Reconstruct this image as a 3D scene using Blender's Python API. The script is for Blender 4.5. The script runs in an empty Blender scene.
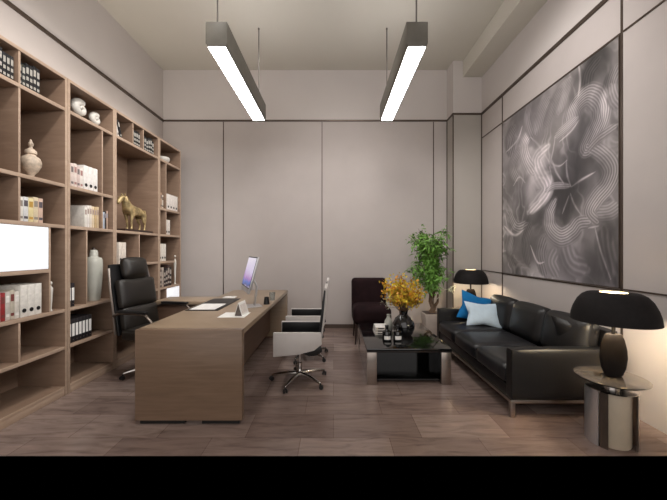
import bpy, bmesh, math, random
import numpy as np
from mathutils import Vector, Matrix, Euler
random.seed(7)
PI = math.pi
SC = bpy.context.scene
COL = SC.collection
V = Vector

# ------------------------------------------------------------------ helpers
def lin(r, g, b):
    f = lambda c: (c/255/12.92) if c/255 <= 0.04045 else ((c/255+0.055)/1.055)**2.4
    return (f(r), f(g), f(b), 1.0)

def merge(src, dst, mi=0, M=None):
    vm = [dst.verts.new(M @ v.co if M else v.co) for v in src.verts]
    for v, n in zip(src.verts, range(len(vm))): v.index = n
    for f in src.faces:
        try:
            nf = dst.faces.new([vm[v.index] for v in f.verts])
            nf.material_index = mi; nf.smooth = True
        except ValueError: pass
    src.free()

def box(bm, x0, x1, y0, y1, z0, z1, bev=0.0, mi=0, seg=2, M=None):
    t = bmesh.new(); bmesh.ops.create_cube(t, size=1)
    for v in t.verts:
        v.co = V((x0+(v.co.x+.5)*(x1-x0), y0+(v.co.y+.5)*(y1-y0), z0+(v.co.z+.5)*(z1-z0)))
    if bev > 0:
        bmesh.ops.bevel(t, geom=list(t.edges), offset=bev, segments=seg, profile=.5, affect='EDGES')
    merge(t, bm, mi, M)

def soft(bm, x0, x1, y0, y1, z0, z1, p=6, n=10, mi=0, bulge=(0, 0, 0), M=None):
    """rounded block whose faces swell a little"""
    t = bmesh.new(); bmesh.ops.create_cube(t, size=2)
    bmesh.ops.subdivide_edges(t, edges=list(t.edges), cuts=n, use_grid_fill=True)
    c = V(((x0+x1)/2, (y0+y1)/2, (z0+z1)/2)); h = V(((x1-x0)/2, (y1-y0)/2, (z1-z0)/2))
    hm = min(h)
    for v in t.verts:
        u = v.co.copy()
        # rounded corners of constant radius measured in real size
        r = hm*min(.95, 2.4/p)
        q = V((u.x*h.x, u.y*h.y, u.z*h.z))
        inner = V([max(-h[i]+r, min(h[i]-r, q[i])) for i in range(3)])
        d = q-inner
        if d.length > 1e-9: q = inner + d.normalized()*r
        b = V([bulge[i]*u[i]*(1-u[(i+1) % 3]**2)*(1-u[(i+2) % 3]**2) for i in range(3)])
        v.co = c+q+b
    bmesh.ops.remove_doubles(t, verts=list(t.verts), dist=1e-5)
    merge(t, bm, mi, M)

def pillow(bm, w, h, t, n=14, mi=0, M=None):
    """square cushion standing in the local x-z plane, thickness along y, with eared corners"""
    b = bmesh.new(); g = {}
    for s in (-1, 1):
        for i in range(n+1):
            for j in range(n+1):
                u = -1+2*i/n; v = -1+2*j/n
                e = (1-abs(u)**2.2)*(1-abs(v)**2.2)
                pinch = 1-.20*(1-abs(u*v))*max(abs(u), abs(v))**4
                if (i in (0, n) or j in (0, n)) and s == 1:
                    g[s, i, j] = g[-1, i, j]; continue
                g[s, i, j] = b.verts.new((u*w/2*pinch, s*t/2*max(e, 0)**.55, v*h/2*pinch))
    for s in (-1, 1):
        for i in range(n):
            for j in range(n):
                q = [g[s, i, j], g[s, i+1, j], g[s, i+1, j+1], g[s, i, j+1]]
                if s == 1: q.reverse()
                try: b.faces.new(q)
                except ValueError: pass
    merge(b, bm, mi, M)

def lathe(bm, prof, c=(0, 0, 0), n=28, mi=0, M=None, sx=1.0, sy=1.0, mis=None):
    t = bmesh.new(); rings = []
    for r, z in prof:
        if r < 1e-6: rings.append([t.verts.new((c[0], c[1], c[2]+z))])
        else: rings.append([t.verts.new((c[0]+sx*r*math.cos(2*PI*k/n), c[1]+sy*r*math.sin(2*PI*k/n), c[2]+z)) for k in range(n)])
    for a, b in zip(rings, rings[1:]):
        for k in range(n):
            k2 = (k+1) % n
            if len(a) == 1 and len(b) == 1: continue
            if len(a) == 1: t.faces.new([a[0], b[k2], b[k]])
            elif len(b) == 1: t.faces.new([a[k], a[k2], b[0]])
            else: t.faces.new([a[k], a[k2], b[k2], b[k]])
    merge(t, bm, mi, M)

def tube(bm, pts, r, n=8, mi=0, M=None, flat=1.0):
    pts = [V(p) for p in pts]
    rs = r if isinstance(r, (list, tuple)) else [r]*len(pts)
    t = bmesh.new(); rings = []; up = None
    for i, p in enumerate(pts):
        d = (pts[min(i+1, len(pts)-1)]-pts[max(i-1, 0)]).normalized()
        if up is None:
            up = V((0, 0, 1)) if abs(d.z) < .9 else V((1, 0, 0))
        a = d.cross(up)
        if a.length < 1e-6: a = d.orthogonal()
        a.normalize(); b = a.cross(d).normalized(); up = b
        rings.append([t.verts.new(p+a*math.cos(2*PI*k/n)*rs[i]+b*math.sin(2*PI*k/n)*rs[i]*flat) for k in range(n)])
    for a, b in zip(rings, rings[1:]):
        for k in range(n): t.faces.new([a[k], a[(k+1) % n], b[(k+1) % n], b[k]])
    t.faces.new(rings[0][::-1]); t.faces.new(rings[-1])
    bmesh.ops.recalc_face_normals(t, faces=list(t.faces))
    merge(t, bm, mi, M)

def prism(bm, poly, lo, hi, axis='y', bev=0.0, mi=0, M=None):
    """extrude a 2-D outline; axis y: outline is (x,z); axis x: (y,z); axis z: (x,y)"""
    t = bmesh.new()
    def P(a, b, e):
        return {'y': (a, e, b), 'x': (e, a, b), 'z': (a, b, e)}[axis]
    A = [t.verts.new(P(a, b, lo)) for a, b in poly]; B = [t.verts.new(P(a, b, hi)) for a, b in poly]
    t.faces.new(A); t.faces.new(B[::-1]); n = len(poly)
    for i in range(n): t.faces.new([A[i], B[i], B[(i+1) % n], A[(i+1) % n]])
    bmesh.ops.recalc_face_normals(t, faces=list(t.faces))
    if bev > 0: bmesh.ops.bevel(t, geom=list(t.edges), offset=bev, segments=2, profile=.5, affect='EDGES')
    merge(t, bm, mi, M)

def sphere(bm, c, r, mi=0, sc=(1, 1, 1), n=20, M=None):
    t = bmesh.new(); bmesh.ops.create_uvsphere(t, u_segments=n, v_segments=n//2, radius=r)
    for v in t.verts: v.co = V((c[0]+v.co.x*sc[0], c[1]+v.co.y*sc[1], c[2]+v.co.z*sc[2]))
    merge(t, bm, mi, M)

def obj(name, bm, mats, parent=None, label=None, sharp=38):
    me = bpy.data.meshes.new(name); bm.to_mesh(me); bm.free()
    for m in (mats if isinstance(mats, (list, tuple)) else [mats]): me.materials.append(m)
    me.set_sharp_from_angle(angle=math.radians(sharp))
    o = bpy.data.objects.new(name, me); COL.objects.link(o)
    if parent is not None: o.parent = parent
    if label: o['label'] = label
    return o

def tag(o, label, cat, group=None, kind=None):
    o['label'] = label; o['category'] = cat
    if group: o['group'] = group
    if kind: o['kind'] = kind
    return o

def thing(name, label, cat, loc=(0, 0, 0), rz=0.0, group=None):
    o = bpy.data.objects.new(name, None); COL.objects.link(o)
    o.location = loc; o.rotation_euler = (0, 0, rz); o.empty_display_size = .1
    return tag(o, label, cat, group)

def struct(name, bm, mats):
    o = obj(name, bm, mats); o['kind'] = 'structure'; return o

def dup(root, loc, label, rz=None):
    r = root.copy(); COL.objects.link(r); r.location = loc; r['label'] = label
    if rz is not None: r.rotation_euler = (0, 0, rz)
    for ch in list(root.children):
        c = ch.copy(); COL.objects.link(c); c.parent = r
        for g in list(ch.children):
            d = g.copy(); COL.objects.link(d); d.parent = c
    return r

B = bmesh.new
# ------------------------------------------------------------------ materials
class NT:
    def __init__(s, name):
        s.m = bpy.data.materials.new(name); s.m.use_nodes = True
        s.t = s.m.node_tree; s.b = s.t.nodes['Principled BSDF']
    def n(s, typ, **kw):
        x = s.t.nodes.new(typ)
        for k, v in kw.items(): setattr(x, k, v)
        return x
    def l(s, a, b): s.t.links.new(a, b)
    def coords(s, scale=(1, 1, 1), rot=(0, 0, 0), out='Object'):
        c = s.n('ShaderNodeTexCoord'); m = s.n('ShaderNodeMapping')
        m.inputs['Scale'].default_value = scale; m.inputs['Rotation'].default_value = rot
        s.l(c.outputs[out], m.inputs['Vector']); return m.outputs['Vector']
    def noise(s, vec, scale, detail=4, rough=.55, dist=0):
        x = s.n('ShaderNodeTexNoise'); x.inputs['Scale'].default_value = scale
        x.inputs['Detail'].default_value = detail; x.inputs['Roughness'].default_value = rough
        x.inputs['Distortion'].default_value = dist
        s.l(vec, x.inputs['Vector']); return x.outputs['Fac']
    def ramp(s, fac, stops):
        r = s.n('ShaderNodeValToRGB'); e = r.color_ramp.elements
        while len(e) < len(stops): e.new(.5)
        for i, (p, c) in enumerate(stops): e[i].position = p; e[i].color = c
        s.l(fac, r.inputs['Fac']); return r.outputs['Color']
    def bump(s, h, strength=.2, dist=.01):
        b = s.n('ShaderNodeBump'); b.inputs['Strength'].default_value = strength; b.inputs['Distance'].default_value = dist
        s.l(h, b.inputs['Height']); s.l(b.outputs['Normal'], s.b.inputs['Normal'])

def mat(name, col, rough=.5, metal=0.0, var=.06, scale=12, bump=0.0, spec=.5, coat=0.0, emit=None, es=0.0, stretch=(1, 1, 1), bscale=None):
    k = NT(name); b = k.b
    b.inputs['Roughness'].default_value = rough; b.inputs['Metallic'].default_value = metal
    b.inputs['Specular IOR Level'].default_value = spec
    if coat: b.inputs['Coat Weight'].default_value = coat; b.inputs['Coat Roughness'].default_value = .08
    v = k.coords(stretch)
    f = k.noise(v, scale)
    c = lin(*col)
    lo = tuple(max(0, x*(1-var*2)) for x in c[:3])+(1,); hi = tuple(min(1, x*(1+var*2)) for x in c[:3])+(1,)
    k.l(k.ramp(f, [(.3, lo), (.7, hi)]), b.inputs['Base Color'])
    if bump: k.bump(k.noise(v, bscale or scale*8, 3), bump, .004)
    if emit:
        b.inputs['Emission Color'].default_value = lin(*emit); b.inputs['Emission Strength'].default_value = es
    return k.m

def wood(name, c1, c2, c3, scale=(1.2, 1.2, 14), rough=.45):
    k = NT(name)
    v = k.coords(scale)
    f = k.noise(v, 2.2, 6, .6, .6)
    k.l(k.ramp(f, [(.25, lin(*c1)), (.5, lin(*c2)), (.75, lin(*c3))]), k.b.inputs['Base Color'])
    k.b.inputs['Roughness'].default_value = rough
    k.bump(f, .05, .003)
    return k.m

WALLC = (190, 178, 170)
m_fabric = mat('wall_fabric', (192, 184, 180), .85, var=.012, scale=3, bump=.05, bscale=260, spec=.2)
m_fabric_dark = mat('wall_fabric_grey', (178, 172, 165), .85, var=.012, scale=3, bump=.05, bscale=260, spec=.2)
m_plaster = mat('upper_plaster', (208, 201, 197), .9, var=.008, scale=2, spec=.2)
m_ceiling = mat('ceiling_paint', (204, 199, 188), .92, var=.006, scale=2, spec=.1)
m_bronze = mat('bronze_trim', (92, 80, 72), .38, .6, var=.05)
m_shelf = wood('shelf_oak_lit', (168, 144, 124), (178, 154, 134), (187, 164, 144), (1.5, 1.5, 9))  # oak lightened for the front-lit board edges
m_shelf_shaded = wood('shelf_oak_shaded', (130, 106, 89), (140, 116, 98), (150, 126, 108), (1.5, 1.5, 9))  # same oak, shade of the inner board faces put into the colour
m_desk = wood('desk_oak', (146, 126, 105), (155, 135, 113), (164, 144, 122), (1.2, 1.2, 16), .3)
m_deskfront_shaded = wood('desk_oak_front_shaded', (116, 94, 76), (126, 103, 84), (136, 113, 94), (1.2, 1.2, 16), .35)  # desk oak darkened, shade on the viewer-facing end put into the colour
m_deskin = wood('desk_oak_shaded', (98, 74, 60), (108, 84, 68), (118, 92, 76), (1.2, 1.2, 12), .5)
m_black = mat('black_plastic', (18, 17, 17), .4, var=.1)
m_leather = mat('black_leather', (15, 14, 15), .44, var=.14, scale=5, bump=.12, bscale=90, spec=.55)
m_seat_sheen = mat('black_leather_seat_sheen', (27, 27, 30), .4, var=.14, scale=5, bump=.12, bscale=90)  # black leather lightened where the seat tops reflect light
m_leather_brown = mat('dark_brown_leather', (30, 26, 22), .42, var=.12, scale=6, bump=.12, bscale=110)
m_velvet = mat('dark_maroon_velvet', (34, 20, 22), .85, var=.2, scale=6, bump=.1, spec=.15)
m_chrome = mat('chrome', (200, 196, 192), .12, 1.0, var=.02)
m_steel = mat('brushed_steel', (168, 158, 150), .28, 1.0, var=.05, stretch=(1, 1, 20))
m_armsteel = mat('dull_grey_steel', (118, 108, 100), .4, 1.0, var=.05)
m_glass_black = mat('black_glass', (14, 14, 15), .06, var=.1, coat=.6)
m_white = mat('white_paint', (222, 220, 216), .4, var=.01)
m_whitel = mat('white_leather', (200, 194, 190), .45, var=.02, scale=8, bump=.04)
m_paper = mat('white_paper', (238, 236, 232), .8, var=.01)
m_pages = mat('page_edges', (206, 198, 184), .9, var=.05, scale=60)
m_ceramic = mat('white_ceramic', (216, 212, 204), .25, var=.02, scale=9)
m_celadon = mat('pale_grey_ceramic', (188, 188, 178), .22, var=.05, scale=5)
m_cream = mat('carved_cream_ceramic', (206, 188, 168), .5, var=.16, scale=24, bump=.4, bscale=40)
m_gold = mat('aged_brass', (182, 160, 116), .42, .45, var=.25, scale=14, bump=.1)
m_darkwood = mat('dark_walnut', (52, 36, 30), .4, var=.15, stretch=(1, 8, 8))
m_blue = mat('blue_fabric', (22, 104, 160), .8, var=.07, scale=9, bump=.12, bscale=160, spec=.2)
m_paleblue = mat('pale_blue_satin', (188, 206, 218), .5, var=.06, scale=6, bump=.08, bscale=120)
m_leaf = mat('green_leaf', (104, 148, 62), .5, var=.32, scale=5)
m_trunk = mat('plant_bark', (104, 84, 66), .8, var=.2, scale=20, bump=.3)
m_pot = mat('beige_stone_pot', (172, 160, 150), .7, var=.04, scale=10)
m_yellow = mat('yellow_blossom', (232, 184, 50), .6, var=.3, scale=8)
m_orange = mat('orange_blossom', (214, 146, 40), .6, var=.3, scale=9)
m_twig = mat('brown_twig', (96, 70, 48), .8, var=.2, scale=20)
m_paleflower = mat('pale_flower', (216, 218, 188), .6, var=.1)
m_shade = mat('black_shade_fabric', (24, 21, 21), .75, var=.1, scale=30, bump=.08, spec=.25)
m_shade_in = mat('cream_shade_lining', (236, 220, 186), .8, var=.02)
m_lampbase = mat('dark_lamp_stone', (27, 23, 22), .8, var=.1, scale=8, spec=.12)
m_tabletop = mat('polished_grey_stone', (58, 54, 52), .12, var=.12, scale=7, coat=.4)
m_led = mat('led_diffuser', (255, 255, 255), .5, var=0, emit=(255, 253, 250), es=17.0)
m_up = mat('added_uplight', (255, 255, 255), .5, var=0, emit=(252, 250, 250), es=11.0)  # strip added on the pendants to brighten ceiling and upper walls
m_doorglow = mat('white_emissive_panel', (235, 238, 242), .3, var=0, emit=(240, 244, 250), es=.55)  # white door, its brightness put in as emission
m_fixture = mat('fixture_bronze_grey', (100, 96, 88), .5, .1, var=.04)
m_rod = mat('rod_grey', (112, 106, 100), .5, .2, var=.02)
m_alu = mat('satin_aluminium', (205, 205, 207), .3, .8, var=.02)
m_glass = mat('clear_glass', (220, 225, 225), .05, var=0)
m_glass.node_tree.nodes['Principled BSDF'].inputs['Transmission Weight'].default_value = .9
m_void = mat('black_edge_fill', (0, 0, 0), 1.0, var=0, spec=0)  # black filler before the cut floor edge, not a real floor finish

# floor: glossy brown stone planks with shifting tones
def make_floor():
    k = NT('brown_stone_floor')
    v = k.coords((1, 1, 1))
    br = k.n('ShaderNodeTexBrick'); br.offset = .37; br.offset_frequency = 2
    br.inputs['Scale'].default_value = 1; br.inputs['Brick Width'].default_value = .66; br.inputs['Row Height'].default_value = .33
    br.inputs['Mortar Size'].default_value = .0025; br.inputs['Mortar Smooth'].default_value = .2; br.inputs['Bias'].default_value = -.1
    br.inputs['Color1'].default_value = lin(120, 102, 95); br.inputs['Color2'].default_value = lin(149, 131, 123)
    br.inputs['Mortar'].default_value = lin(104, 85, 78)
    k.l(v, br.inputs['Vector'])
    st = k.coords((1.2, 7, 1)); f = k.noise(st, 2.2, 7, .62, .8)
    gr = k.ramp(f, [(.28, (.55, .52, .5, 1)), (.5, (1, 1, 1, 1)), (.75, (1.3, 1.3, 1.28, 1))])
    mx = k.n('ShaderNodeMix', data_type='RGBA', blend_type='MULTIPLY'); mx.inputs[0].default_value = .9
    k.l(br.outputs['Color'], mx.inputs[6]); k.l(gr, mx.inputs[7]); k.l(mx.outputs[2], k.b.inputs['Base Color'])
    k.l(k.ramp(f, [(.3, (.24, .24, .24, 1)), (.7, (.15, .15, .15, 1))]), k.b.inputs['Roughness'])
    k.bump(br.outputs['Fac'], .06, -.002)
    k.b.inputs['Specular IOR Level'].default_value = .45
    return k.m
m_floor = make_floor()

# ------------------------------------------------------------------ camera
cam = bpy.data.cameras.new('camera'); co = bpy.data.objects.new('camera', cam); COL.objects.link(co)
co.location = (0, 0, 1.4); co.rotation_euler = (PI/2, 0, 0)
cam.sensor_width = 36; cam.lens = 36*310/667; cam.clip_start = .05
SC.camera = co

# ------------------------------------------------------------------ room shell
XL, XR, YB, YF = -3.06, 2.53, 5.566, -1.2
XC, YC = 2.04, 5.29           # corner column
ZT, ZC, ZS = 3.72, 4.63, 4.35   # bronze rail, ceiling, soffit
bm = B(); box(bm, XL-.12, XR+.12, 2.107, YB+.12, -.12, 0, mi=0); box(bm, XL-.12, XR+.12, YF, 2.107, -.12, 0, mi=1)
struct('floor', bm, [m_floor, m_void])
bm = B(); box(bm, XL-.12, XR+.12, YF, YB+.12, ZC, ZC+.12); box(bm, 2.21, XR+.1, YF, YC, ZS, ZC-.001)
struct('ceiling', bm, [m_ceiling])
bm = B(); box(bm, XL-.12, XL, YF, YB+.12, 0, ZT, mi=0); box(bm, XL-.12, XL, YF, YB+.12, ZT, ZC, mi=1)
struct('wall_left', bm, [m_fabric, m_plaster])
bm = B(); box(bm, XL, XC, YB, YB+.12, 0, ZT, mi=0); box(bm, XL, XC, YB, YB+.12, ZT, ZC, mi=1)
struct('wall_back', bm, [m_fabric, m_plaster])
bm = B(); box(bm, XC, XR+.12, YC, YB+.12, 0, ZT, mi=0); box(bm, XC, XR+.12, YC, YB+.12, ZT, ZC, mi=1)
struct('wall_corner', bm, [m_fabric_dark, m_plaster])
bm = B(); box(bm, XR, XR+.12, YF, YC, 0, ZT, mi=0); box(bm, XR, XR+.12, YF, YC, ZT, ZC, mi=1)
struct('wall_right', bm, [m_fabric, m_plaster])
tn = [0]
def trim(x0, x1, y0, y1, z0, z1):
    tn[0] += 1; bm = B(); box(bm, x0, x1, y0, y1, z0, z1); return struct('trim_%d' % tn[0], bm, m_bronze)
e = .012
trim(XL, XL+e, YF, YB, ZT-.022, ZT+.022)
trim(XL+e, XC-e, YB-e, YB, ZT-.015, ZT+.015)
trim(XC-e, XC, YC-e, YB, ZT-.015, ZT+.015)
trim(XC, XR-e, YC-e, YC, ZT-.015, ZT+.015)
trim(XR-e, XR, YF, YC, ZT-.022, ZT+.022)
for X in (-1.975, -.206, 1.795): trim(X-.007, X+.007, YB-.006, YB, .07, ZT-.022)
trim(XC-.012, XC, YB-.012, YB, .07, ZT-.022)
trim(XC-.006, XC+.01, YC-.006, YC+.01, .07, ZT-.022)
trim(XR-.012, XR, YC-.012, YC, .07, ZT-.022)
for d in (4.64, 2.718): trim(XR-.006, XR, d-.010, d+.010, 0, ZT-.028)
trim(XR-.008, XR, 2.732, 5.274, 3.299, 3.313); trim(XR-.008, XR, YF, 2.704, 3.299, 3.313)
trim(XR-.008, XR, 4.654, 5.274, 1.05, 1.063); trim(XR-.008, XR, 2.732, 4.626, 1.04, 1.053); trim(XR-.008, XR, YF, 2.704, 1.05, 1.063)
bm = B(); box(bm, XL, XC, YB-.014, YB, 0, .07); struct('baseboard_back', bm, m_bronze)
bm = B(); box(bm, XC-.014, XR, YC-.014, YC, 0, .07); box(bm, XC-.014, XC, YC, YB-.014, 0, .07); struct('baseboard_corner', bm, m_bronze)

# ------------------------------------------------------------------ bookcases (four units side by side)
FX, BX = -2.58, -3.05
S1, S2, S3, SM, S4, S5, S0 = 2.77, 2.035, 1.64, 1.23, .835, .475, .09
ST = .033
def bookcase(label, y0, y1, shelves, dividers, doors):
    t = thing('bookcase', label, 'bookcase', (FX, (y0+y1)/2, 0), 0, 'bookcase units along the left wall')
    cy = (y0+y1)/2
    def part(name, x0, x1, a, b, z0, z1, m, bev=.0015):
        bm = B(); box(bm, x0-FX, x1-FX, a-cy, b-cy, z0, z1, bev)
        for f in bm.faces: f.normal_update(); f.material_index = 0 if f.normal.x > .5 else 1  # front edges take the lit copy, other faces the shaded copy
        return obj(name, bm, [m, m_shelf_shaded] if m is m_shelf else [m, m], t)
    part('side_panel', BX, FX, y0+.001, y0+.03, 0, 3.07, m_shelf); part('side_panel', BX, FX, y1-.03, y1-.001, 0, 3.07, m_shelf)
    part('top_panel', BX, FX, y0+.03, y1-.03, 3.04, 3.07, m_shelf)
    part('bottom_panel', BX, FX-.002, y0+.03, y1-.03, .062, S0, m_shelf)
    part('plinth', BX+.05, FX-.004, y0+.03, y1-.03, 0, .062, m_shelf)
    part('back_panel', BX, BX+.016, y0+.03, y1-.03, S0, 3.04, m_shelf_shaded, 0)
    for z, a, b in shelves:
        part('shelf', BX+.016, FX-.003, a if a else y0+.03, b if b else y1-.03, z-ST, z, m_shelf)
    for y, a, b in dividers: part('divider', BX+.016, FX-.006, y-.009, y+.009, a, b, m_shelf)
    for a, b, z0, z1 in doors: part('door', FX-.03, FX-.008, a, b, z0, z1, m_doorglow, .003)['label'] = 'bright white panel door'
    return t
u = S3-ST
bookcase('nearest light oak bookcase, cut by the left edge, with large white panel door', 2.08, 3.01,
         [(S1, 0, 0), (S2, 0, 0), (S3, 0, 0), (S4, 0, 0), (S5, 0, 0), (SM-.003, 2.11, 2.818)],
         [(2.553, S1, 3.04), (2.553, S2, S1-ST), (2.553, S3, S2-ST), (2.827, S4, u), (2.553, S5, S4-ST)],
         [(2.112, 2.816, SM, u-.002)])
bookcase('second light oak bookcase from the left, holding the tall pale vase', 3.01, 3.66,
         [(S1, 0, 0), (S2, 0, 0), (S3, 0, 0), (S4, 0, 0), (S5, 0, 0)],
         [(3.47, S2, S1-ST), (3.47, S3, S2-ST), (3.25, S4, u)], [])
bookcase('third light oak bookcase from the left, holding the brass horse', 3.66, 4.59,
         [(S1, 0, 0), (S3, 0, 0), (SM, 3.69, 4.121), (SM, 4.139, 4.56), (S4, 0, 0), (S5, 0, 0)],
         [(4.0, S1, 3.04), (4.22, S1, 3.04), (4.13, S4, u)], [])
bookcase('farthest light oak bookcase, beside the back wall, with small white panel door', 4.59, 5.24,
         [(S1, 0, 0), (S2, 0, 0), (S3, 0, 0), (SM, 4.62, 5.05), (S4, 0, 0), (S5, 0, 0)],
         [(4.79, S2, S1-ST), (4.79, S3, S2-ST), (4.80, S5, S4-ST)], [(4.812, 5.205, S5+.002, S4-ST-.002)])

# ---- books
COLM = {}
def cm(c, rough=.6):
    if c not in COLM: COLM[c] = mat('cover_%d' % len(COLM), c, rough, var=.06, scale=30)
    return COLM[c]
ORD = ['first', 'second', 'third', 'fourth', 'fifth', 'sixth', 'seventh', 'eighth', 'ninth']
def book(y, z, w, h, dp, cover, band, label, group, xf=FX-.035, tilt=0.0, marks=2):
    bm = B(); t = .003
    box(bm, -dp, 0, 0, t, 0, h, .0006); box(bm, -dp, 0, w-t, w, 0, h, .0006)
    box(bm, -t, .0015, t, w-t, 0, h, .0006)
    box(bm, -dp+.006, -t, t, w-t, .004, h-.006, mi=1)
    if marks >= 1: box(bm, .001, .0024, .005, w-.005, h*.62, h*.86, mi=2)
    if marks >= 2: box(bm, .001, .0024, .005, w-.005, h*.12, h*.22, mi=2)
    if marks >= 3: box(bm, .001, .0024, .005, w-.005, h*.36, h*.5, mi=2)
    o = obj('book', bm, [cm(cover), m_pages, cm(band)])
    o.location = (xf, y, z+.0006); o.rotation_euler = (-tilt, 0, 0)
    return tag(o, label, 'book', group)
def book_row(y0, y1, z, hmin, hmax, covers, bands, where, group, dp=.19, marks=2, xf=FX-.035, desc=None):
    n = len(covers); w = (y1-y0)/n
    for i in range(n):
        h = hmin+(hmax-hmin)*random.random()
        d = desc[i] if desc else 'book'
        book(y0+i*w+.0006, z, w-.0014, h, dp+random.uniform(-.012, .012), covers[i], bands[i % len(bands)],
             '%s, %s from the left, %s' % (d, ORD[i], where), group, xf, marks=marks)
def binder(y, z, w, h, c, label, group, style='hole', xf=FX-.03, dp=.27, name='ring_binder'):
    t = thing(name, label, 'binder', (xf, y, z), 0, group)
    bm = B(); e = .003
    box(bm, -dp, 0, 0, e, 0, h, .0008); box(bm, -dp, 0, w-e, w, 0, h, .0008); box(bm, -e, .001, e, w-e, 0, h, .0008)
    box(bm, -dp+.008, -e, e, w-e, .006, h-.012, mi=1)
    obj('cover', bm, [cm(c), m_pages], t)
    if style == 'hole':
        bm = B(); M = Matrix.Translation((.001, w/2, h*.2)) @ Matrix.Rotation(PI/2, 4, 'Y')
        lathe(bm, [(0, .0022), (.013, .0022), (.0175, .0018), (.0175, 0), (0, 0)], n=18, M=M); obj('finger_hole', bm, m_black, t)
    else:
        bm = B(); box(bm, .0008, .002, w*.14, w*.86, h*.27, h*.8); obj('spine_label', bm, m_paper, t, 'white spine label')
        bm = B(); M = Matrix.Translation((.001, w/2, h*.12)) @ Matrix.Rotation(PI/2, 4, 'Y')
        lathe(bm, [(0, .002), (.006, .002), (.006, 0), (0, 0)], n=12, M=M); obj('finger_hole', bm, m_steel, t)
    return t
def binder_row(y0, y1, z, h, c, n, where, group, style='hole', desc='white ring binder', dp=.27):
    w = (y1-y0)/n
    for i in range(n):
        binder(y0+i*w+.0006, z, w-.0014, h, c, '%s, %s from the left, %s' % (desc, ORD[i], where), group, style, dp=dp)
BK = (22, 21, 24); WM = (176, 172, 164)
book_row(2.36, 2.535, S1, .2, .245, [BK, (30, 34, 36), BK, (26, 24, 30), BK, (34, 32, 34)], [WM], "left cell of the nearest bookcase's top shelf", 'dark books on the top shelf', marks=3, desc=['dark spined book']*6)
book_row(2.568, 2.76, S1, .19, .235, [BK, (38, 42, 40), BK, (30, 28, 30), BK, (26, 26, 30)], [WM], "right cell of the nearest bookcase's top shelf", 'dark books on the top shelf', marks=3, desc=['dark spined book']*6)
book_row(2.568, 2.79, S3, .20, .235, [(226, 222, 214), (216, 216, 216), (222, 208, 160), (214, 198, 168), (206, 178, 160)], [(150, 140, 130), (90, 84, 90), (190, 150, 70)],
         'row above the white panel door', 'pale books above the white door', desc=['white book', 'pale grey book', 'yellowish book', 'tan book', 'pinkish tan book'])
book_row(2.36, 2.578, S4, .215, .245, [(200, 186, 172), (206, 196, 186), (150, 44, 46), (196, 188, 180), (190, 182, 166), (212, 206, 196)], [(120, 60, 56), (230, 226, 220)],
         'row below the white panel door', 'books below the white door', desc=['beige book', 'cream book', 'dark red book', 'grey white book', 'sand coloured book', 'off white book'])
binder_row(2.584, 2.772, S4, .27, (222, 218, 210), 3, 'below the white panel door', 'white binders below the white door')
# second bookcase
book_row(3.045, 3.235, S2, .215, .24, [(226, 216, 208), (218, 202, 194), (224, 210, 202), (210, 190, 184), (228, 220, 214)], [(170, 130, 124), (120, 110, 108)],
         "second bookcase's second shelf", 'pinkish white books on the second shelf', desc=['white book', 'pinkish white book', 'cream book', 'dusty pink book', 'pale book'])
binder_row(3.238, 3.43, S2, .255, (232, 228, 224), 3, "second bookcase's second shelf", 'white binders on the second shelf')
book_row(3.255, 3.455, S3, .215, .24, [(224, 220, 212), (228, 222, 216), (222, 212, 200), (224, 206, 176), (196, 170, 130), (206, 184, 150)], [(170, 150, 140)],
         "second bookcase's third shelf", 'pale books on the third shelf', dp=.24, marks=1, desc=['white book', 'bright white book', 'cream book', 'yellowish cream book', 'tan book', 'light tan book'])
book_row(3.49, 3.595, S3, .19, .215, [(34, 34, 46), (190, 200, 214), (60, 52, 50), (186, 160, 142)], [(150, 150, 160)],
         'narrow cell left of the brass horse', 'books in the narrow cell', desc=['dark blue book', 'pale blue book', 'dark brown book', 'tan book'], marks=1)
binder_row(3.045, 3.125, S4, .235, (40, 34, 38), 2, 'cell left of the tall pale vase', 'dark binders beside the vase', 'label', 'dark binder with white label')
binder_row(3.045, 3.345, S5, .235, (34, 30, 32), 7, 'shelf below the tall pale vase', 'dark binders with white labels', 'label', 'dark binder with white label', dp=.24)
# third bookcase
book(3.71, S1, .03, .23, .18, BK, WM, "black book leaning on white book in third bookcase's top left cell", 'leaning books', tilt=-.32)
book(3.76, S1, .028, .225, .18, (214, 206, 198), (120, 110, 104), "white book leaning between two black books in third bookcase's top left cell", 'leaning books', tilt=-.32)
book(3.81, S1, .03, .215, .18, (30, 28, 30), WM, "right black book of the leaning trio in third bookcase's top left cell", 'leaning books', tilt=-.32)
book_row(4.015, 4.19, S1, .2, .24, [BK, (34, 34, 34), BK, (40, 36, 36)], [WM], "third bookcase's top middle cell", 'dark books in the top middle cell', marks=3, desc=['dark spined book']*4)
book_row(4.235, 4.51, S1, .18, .235, [BK, (34, 32, 36), BK, (42, 38, 36), (30, 30, 30), BK], [WM], "third bookcase's top right cell", 'dark books in the top right cell', marks=3, desc=['dark spined book']*6)
binder_row(3.77, 3.9, SM, .265, (226, 216, 204), 2, 'just above the black desk chair', 'cream binders above the chair', desc='cream ring binder')
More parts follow.
